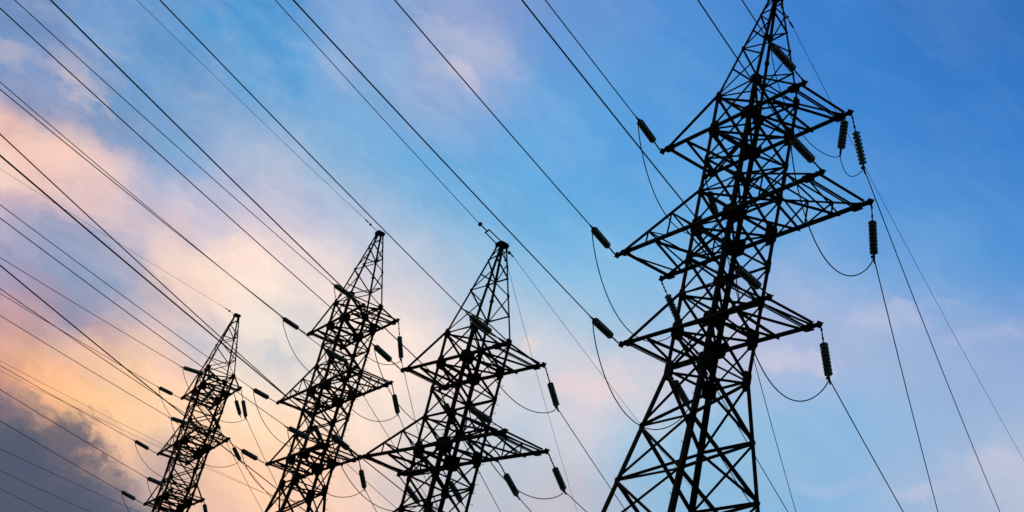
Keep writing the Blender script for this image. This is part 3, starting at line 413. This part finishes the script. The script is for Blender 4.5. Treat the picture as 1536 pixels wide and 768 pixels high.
# ------------------------------------------------------------ insulators and wires
# (pylon, corner, direction, beam end, wire clamp, wire heading, slope, curvature)
ROWS = [
(4, 'L3n', -1, [4.484, 45.545, 28.45], [3.235, 43.925, 28.586], -2.5822, -0.0898, 0.00042),
(4, 'L2n', -1, [3.763, 46.91, 24.435], [2.556, 45.254, 24.493], -2.6192, -0.0898, 0.00042),
(4, 'L1n', -1, [4.473, 45.565, 20.435], [3.207, 43.953, 20.448], -2.6322, -0.0835, 0.00042),
(4, 'S3', -1, [8.033, 38.822, 28.45], [6.449, 37.543, 28.682], -2.5567, -0.1154, 0.00042),
(4, 'S2', -1, [8.754, 37.457, 24.435], [7.288, 36.024, 24.452], -2.5481, -0.0867, 0.00042),
(4, 'S1', -1, [8.044, 38.802, 20.435], [6.559, 37.388, 20.448], -2.5839, -0.0951, 0.00042),
(4, 'R3', 1, [9.95, 39.834, 28.45], [10.972, 41.03, 27.135], 0.5793, -0.1186, 0.0008),
(4, 'R2', 1, [10.671, 38.469, 24.435], [11.424, 39.999, 23.297], 0.4897, -0.1235, 0.0008),
(4, 'R1', 1, [9.961, 39.814, 20.435], [10.86, 41.253, 19.285], 0.6053, -0.1127, 0.0008),
(4, 'L3f', 1, [6.401, 46.557, 28.45], [7.455, 48.079, 27.571], 0.4159, -0.1265, 0.0008),
(4, 'L2f', 1, [5.68, 47.922, 24.435], [6.935, 49.056, 23.277], 0.5524, -0.1204, 0.0008),
(4, 'L1f', 1, [6.39, 46.577, 20.435], [7.671, 48.008, 19.717], 0.5688, -0.12, 0.0008),
(3, 'S3', -1, [0.624, 53.41, 22.451], [-1.065, 51.785, 22.619], -2.7126, -0.0963, 0.00042),
(3, 'S2', -1, [1.47, 52.118, 18.435], [-0.17, 50.435, 18.428], -2.754, -0.0909, 0.00042),
(3, 'S1', -1, [0.637, 53.391, 14.435], [-0.232, 51.22, 14.202], -2.8058, -0.0849, 0.00042),
(3, 'L3n', -1, [-3.537, 59.772, 22.451], [-4.9, 57.863, 22.592], -2.7452, -0.0923, 0.00042),
(3, 'L2n', -1, [-4.382, 61.064, 18.435], [-5.683, 59.109, 18.536], -2.8347, -0.0743, 0.00042),
(3, 'L1n', -1, [-3.55, 59.791, 14.435], [-4.419, 57.62, 14.202], -2.8648, -0.0671, 0.00042),
(3, 'R3', 1, [2.438, 54.597, 22.451], [3.476, 56.409, 21.373], 0.4923, -0.1058, 0.0008),
(3, 'R2', 1, [3.283, 53.304, 18.435], [4.442, 55.147, 17.548], 0.6037, -0.0534, 0.0008),
(3, 'L3f', 1, [-1.723, 60.958, 22.451], [-0.645, 62.855, 21.578], 0.3806, -0.15, 0.0008),
(3, 'L2f', 1, [-2.569, 62.25, 18.435], [-1.32, 64.15, 17.839], 0.3806, -0.15, 0.0008),
(2, 'S3', -1, [-7.084, 70.098, 29.134], [-8.694, 68.187, 29.06], -2.7142, -0.0899, 0.00042),
(2, 'S2', -1, [-6.412, 68.709, 25.118], [-7.986, 66.773, 24.964], -2.7396, -0.0992, 0.00042),
(2, 'S1', -1, [-7.074, 70.077, 21.118], [-8.797, 68.269, 20.998], -2.7813, -0.0867, 0.00042),
(2, 'L3n', -1, [-10.396, 76.941, 29.134], [-11.766, 74.854, 28.988], -2.7871, -0.1118, 0.00042),
(2, 'L2n', -1, [-11.069, 78.331, 25.118], [-12.294, 76.163, 24.888], -2.7882, -0.097, 0.00042),
(2, 'L1n', -1, [-10.406, 76.962, 21.118], [-11.661, 74.803, 20.99], -2.811, -0.0897, 0.00042),
(2, 'R3', 1, [-5.133, 71.043, 29.134], [-4.499, 72.93, 27.622], 0.1858, -0.1324, 0.0008),
(2, 'R2', 1, [-4.461, 69.653, 25.118], [-3.818, 71.907, 24.249], 0.2694, -0.1239, 0.0008),
(2, 'R1', 1, [-5.123, 71.022, 21.118], [-4.53, 73.278, 20.221], 0.2682, -0.1182, 0.0008),
(2, 'L3f', 1, [-8.445, 77.885, 29.134], [-7.649, 80.176, 28.527], 0.3489, -0.1165, 0.0008),
(2, 'L2f', 1, [-9.118, 79.275, 25.118], [-8.322, 81.566, 24.512], 0.5234, -0.0751, 0.0008),
(1, 'S3', -1, [-17.711, 91.218, 29.64], [-19.32, 89.236, 29.147], -2.7798, -0.1285, 0.00042),
(1, 'S2', -1, [-17.127, 89.788, 25.625], [-18.625, 87.703, 25.213], -2.8248, -0.1112, 0.00042),
(1, 'S1', -1, [-17.702, 91.196, 21.625], [-19.023, 88.969, 21.395], -2.8627, -0.081, 0.00042),
(1, 'L3n', -1, [-20.585, 98.255, 29.64], [-21.925, 96.041, 29.389], -2.7492, -0.1013, 0.00042),
(1, 'L2n', -1, [-21.169, 99.685, 25.625], [-22.576, 97.498, 25.626], -2.8278, -0.1031, 0.00042),
(1, 'L1n', -1, [-20.594, 98.277, 21.625], [-21.913, 96.037, 21.642], -2.8849, -0.0782, 0.00042),
(1, 'R3', 1, [-15.705, 92.037, 29.64], [-15.058, 94.148, 28.266], 0.1917, -0.1374, 0.0008),
(1, 'R2', 1, [-15.121, 90.608, 25.625], [-14.35, 93.01, 24.994], 0.3417, -0.1039, 0.0008),
(1, 'R1', 1, [-15.696, 92.016, 21.625], [-15.686, 94.598, 21.318], 0.3104, -0.15, 0.0008),
(1, 'L3f', 1, [-18.579, 99.075, 29.64], [-17.808, 101.477, 29.009], 0.1957, -0.1335, 0.0008),
(4, 'G', 1, [7.217, 42.689, 34.498], [8.133, 43.122, 33.683], 0.6562, -0.1127, 0.0008),
(3, 'G', -1, [-0.549, 57.184, 28.498], [-1.762, 55.725, 28.597], -2.6782, -0.0977, 0.00042),
(3, 'G', 1, [-0.549, 57.184, 28.498], [0.067, 58.321, 28.633], 0.5713, -0.0959, 0.0008),
(2, 'G', -1, [-7.765, 73.992, 35.181], [-8.732, 73.179, 35.489], -2.7087, -0.1106, 0.00042),
(1, 'G', -1, [-18.145, 95.146, 35.688], [-18.913, 94.097, 35.687], -2.637, -0.1135, 0.00042),
(4, 'G', -1, [7.217, 42.689, 34.498], [6.548, 41.583, 34.368], -2.3622, -0.1166, 0.00042),
(3, 'G', 1, [-0.549, 57.184, 28.498], [-0.041, 58.266, 27.987], 0.2883, -0.1254, 0.0008),
(3, 'X-1.92', 1, [-0.694, 59.384, 18.435], [0.564, 61.124, 17.609], 0.428, -0.1419, 0.0008),
(3, 'X2.06', 1, [1.485, 56.054, 18.435], [2.77, 57.756, 17.574], 0.5687, -0.1243, 0.0008),
(0, 'W', -1, [-23.931, 113.354, 24.01], [-23.931, 113.354, 24.01], -2.8091, -0.1038, 0.00042),
(0, 'W', -1, [-27.942, 114.666, 23.302], [-27.942, 114.666, 23.302], -2.8073, -0.0873, 0.00042),
(0, 'W', -1, [-31.38, 114.978, 22.49], [-31.38, 114.978, 22.49], -2.8781, -0.0697, 0.00042),
(0, 'W', -1, [-16.786, 130.469, 31.95], [-16.786, 130.469, 31.95], -2.7452, -0.1228, 0.00042),
(0, 'W', -1, [-19.723, 131.954, 32.713], [-19.723, 131.954, 32.713], -2.7491, -0.1355, 0.00042)
]
def disc_mesh():
    b = MB(); b.lathe([(.018, -.07), (.04, -.068), (.052, -.05), (.06, -.05), (.09, -.045), (.122, -.032), (.131, -.012), (.134, .022), (.132, .036), (.122, .042), (.104, .030), (.100, .05), (.09, .05), (.086, .026), (.066, .024), (.062, .05), (.054, .05), (.05, .024), (.02, .03), (.018, .07)], 22)
    return b.mesh('glass_disc', GLASS, True)
def capb_mesh():
    b = MB(); b.lathe([(.02, -.08), (.046, -.074), (.056, -.045), (.054, -.015), (.03, -.01)], 12); return b.mesh('disc_cap', LINK, True)
def clamp_mesh():
    b = MB(); b.lathe([(.02, -.16), (.035, -.14), (.04, .0), (.03, .12), (.022, .2)], 10); b.plate((0.04, 0, -.04), (1, 0, 0), (0, 0, 1), .12, .1, .03); return b.mesh('wire_clamp', LINK, True)
def link_mesh(ln):
    b = MB(); b.tube((0, 0, 0), (0, 0, ln), .019, 8); z = .05; k = 0
    while z < ln-.02:
        b.plate((0, 0, z), (1, 0, 0) if k % 2 else (0, 1, 0), (0, 0, 1), .062, .11, .028); z += .16; k += 1
    return b.mesh('shackle_chain', LINK)
LEV = {'1': 'bottom', '2': 'middle', '3': 'top'}
PN = {4: 'nearest pylon', 3: 'second pylon from right', 2: 'second pylon from left', 1: 'far left pylon'}
def where(t, k):
    s = 'left near' if k[0] == 'L' and k.endswith('n') else 'left rear' if k[0] == 'L' else 'right rear' if k[0] == 'S' else 'right'
    if k[0] == 'S': s = 'inner right'
    return '%s %s crossarm end, %s' % (s, LEV[k[1]], PN[t])
def string(t, A, E, label, nd=9):
    A, E = Vector(A), Vector(E); d = E-A; ln = d.length; q = d.to_track_quat('Z', 'Y')
    e = bpy.data.objects.new('insulator_string', None); C.objects.link(e); e.location = A; e.rotation_mode = 'QUATERNION'; e.rotation_quaternion = q
    tag(e, label, 'insulator', 'glass insulator strings on the pylons')
    pitch = .132; sl = nd*pitch; chain = max(.12, ln-sl-.16)
    link('shackle_chain', link_mesh(chain), e)
    for i in range(nd):
        o = link('glass_disc', cached('disc', disc_mesh), e, (0, 0, chain+pitch*(i+.5))); o.scale = (1.04, 1.04, 1)
        link('disc_cap', cached('capb', capb_mesh), o)
    link('wire_clamp', cached('clamp', clamp_mesh), e, (0, 0, ln))
def curve_wire(name, pts, r, label, cat, group):
    cu = bpy.data.curves.new(name, 'CURVE'); cu.dimensions = '3D'; sp_ = cu.splines.new('POLY'); sp_.points.add(len(pts)-1)
    for i, p in enumerate(pts): sp_.points[i].co = (*p, 1)
    cu.bevel_depth = r; cu.bevel_resolution = 2; cu.materials.append(CABLE)
    tmp = bpy.data.objects.new(name, cu); C.objects.link(tmp)
    dg = bpy.context.evaluated_depsgraph_get(); me = bpy.data.meshes.new_from_object(tmp.evaluated_get(dg)); bpy.data.objects.remove(tmp); bpy.data.curves.remove(cu)
    me.name = name; o = link(name, me); tag(o, label, cat, group); return o
def wire(E, az, m_, K, length, r, label, start=0., group='overhead conductors', cat='power line'):
    dx, dy = math.sin(az), math.cos(az); n_ = 60; pts = []
    for i in range(n_+1):
        s = start+(length-start)*i/n_; pts.append((E[0]+dx*s, E[1]+dy*s, E[2]+m_*s+K*s*s))
    return curve_wire('overhead_wire', pts, r, label, cat, group)
def jumper(A, B, sag, label, r=.019, side=(0, 0, 0)):
    A, B = Vector(A), Vector(B); pts = []
    for i in range(33):
        f = i/32; k = (4*f*(1-f)); k = k**.8; pts.append(A.lerp(B, f)+Vector((0, 0, -sag*k))+Vector(side)*k)
    return curve_wire('jumper_cable', [tuple(p) for p in pts], r, label, 'jumper cable', 'slack jumper loops under the crossarms')
ends = {}
RW = {4: .019, 3: .018, 2: .018, 1: .019, 0: .018}
nth = 0
TH = ['upper', 'middle', 'lower', 'higher of the two hair thin', 'lower of the two hair thin']
for t, k, sg, A, E, az, m_, K in ROWS:
    if k == 'W':
        wire(E, az, m_, K, 150, .016 if nth < 3 else .012, ('%s of the three wires crossing the dark cloud at the bottom left' % TH[nth]) if nth < 3 else ('%s wires passing behind the far left pylon' % TH[nth]), -14); nth += 1; continue
    if k == 'G':
        e_ = 'to the upper left' if sg < 0 else 'falling to the lower right'
        if t == 3 and sg > 0 and az < .4: e_ = 'falling steeply'
        b = MB(); A_, E_ = Vector(A), Vector(E); d = (E_-A_).normalized(); sd_ = d.orthogonal().normalized()
        if t == 3 and sg < 0:
            for s in (-1, 1):
                b.bar(A_+sd_*.12*s, A_+sd_*.10*s+d*1.25, .025, .05, sd_)
            b.bar(A_+sd_*.14+d*1.25, A_-sd_*.14+d*1.25, .03, .06, d); b.tube(A_+d*1.2, E_, .03)
            b.tube(E_-d*.1, E_-d*.04, .1, 12)
        else:
            b.tube(A_, E_, .018); b.tube(A_.lerp(E_, .62), A_.lerp(E_, .67), .075, 12); b.tube(A_.lerp(E_, .8), A_.lerp(E_, 1.), .035)
        o = link('ground_wire_clamp', b.mesh('ground_wire_clamp', LINK)); tag(o, 'peak fitting of thin wire %s, %s' % (e_, PN[t]), 'clamp', 'fittings at the pylon peaks')
        wire(E, az, m_, K, 150 if sg < 0 else 90, .010 if t != 3 or sg > 0 else .015, 'thin wire from peak of %s, %s' % (PN[t], e_), group='thin wires from the pylon peaks'); continue
    if k[0] == 'X':
        nm = 'inner' if float(k[1:]) < 1 else 'outer'
        string(t, A, E, '%s insulator string under middle crossarm between body and tip, %s' % (nm, PN[t]))
        wire(E, az, m_, K, 90, RW[t], 'wire from the %s string under middle crossarm, %s' % (nm, PN[t])); ends[(t, k)] = E; continue
    ends[(t, k)] = E
    string(t, A, E, 'insulator string, %s' % where(t, k), 9 if t > 2 else 10)
    wire(E, az, m_, K, 190 if sg < 0 else 100, RW[t], 'wire going %s from %s' % ('upper left' if sg < 0 else 'down', where(t, k)))
for t in (4, 3, 2, 1):
    for lv in '321':
        for a, b_ in (('L%sn' % lv, 'L%sf' % lv), ('S'+lv, 'R'+lv)):
            if (t, a) == (4, 'S3'): continue
            if (t, a) in ends and (t, b_) in ends:
                jumper(ends[(t, a)], ends[(t, b_)], {4: 2.1, 3: 1.4, 2: 1.6, 1: 1.5}[t], 'slack cable loop under %s end of %s crossarm, %s' % ('left' if a[0] == 'L' else 'right', LEV[lv], PN[t]))
            elif (t, a) in ends:
                yaw = YAW[t]; v = Vector((-math.sin(yaw), math.cos(yaw), 0)); B = Vector(ends[(t, a)])+v*5.2+Vector((0, 0, -.5))
                jumper(ends[(t, a)], B, 1.5, 'slack cable loop under %s end of %s crossarm, %s' % ('left' if a[0] == 'L' else 'right', LEV[lv], PN[t]))
# upright string that carries the jumper under the top right arm tip
def loc2w(t, x, y, z):
    c, s = math.cos(YAW[t]), math.sin(YAW[t]); return Vector((POS[t][0]+c*x-s*y, POS[t][1]+s*x+c*y, POS[t][2]+z))
A = loc2w(4, 3.66, .98, H3-.1); UB = A+Vector((0.02, 0, -1.5)); string(4, A, UB, 'upright insulator string beside slanting one, top right arm tip, nearest pylon', 8)
A = loc2w(1, 3.2, -.4, H3-.1); string(1, A, A+Vector((-.6, .1, -1.6)), 'insulator string hanging inward, top right arm tip, far left pylon', 9)
A = loc2w(1, 3.6, .55, H3-.1); B = Vector(ends[(1, 'R3')])+Vector((-.45, .1, .1)); string(1, A, B, 'inner of paired insulator strings, top right arm tip, far left pylon', 9)
'''
'''

UE = UB+Vector((0, 0, -.16)); A_ = Vector(ends[(4, 'S3')]); B_ = Vector(ends[(4, 'R3')]); pts = []
for i in range(25): f = i/24; pts.append(tuple(A_.lerp(UE, f)+Vector((0, 0, -1.5*(4*f*(1-f))**.8*(1-.35*f)))))
mid = UE.lerp(B_, .42)+Vector((0, 0, -.6))
for i in range(1, 17):
    f = i/16; pts.append(tuple(UE*(1-f)**2+mid*2*f*(1-f)*1.0+B_*f*f+Vector((0, 0, -.25*4*f*(1-f)))))
curve_wire('jumper_cable', pts, .014, 'slack cable carried by the upright string, right end of top crossarm, nearest pylon', 'jumper cable', 'slack jumper loops under the crossarms')
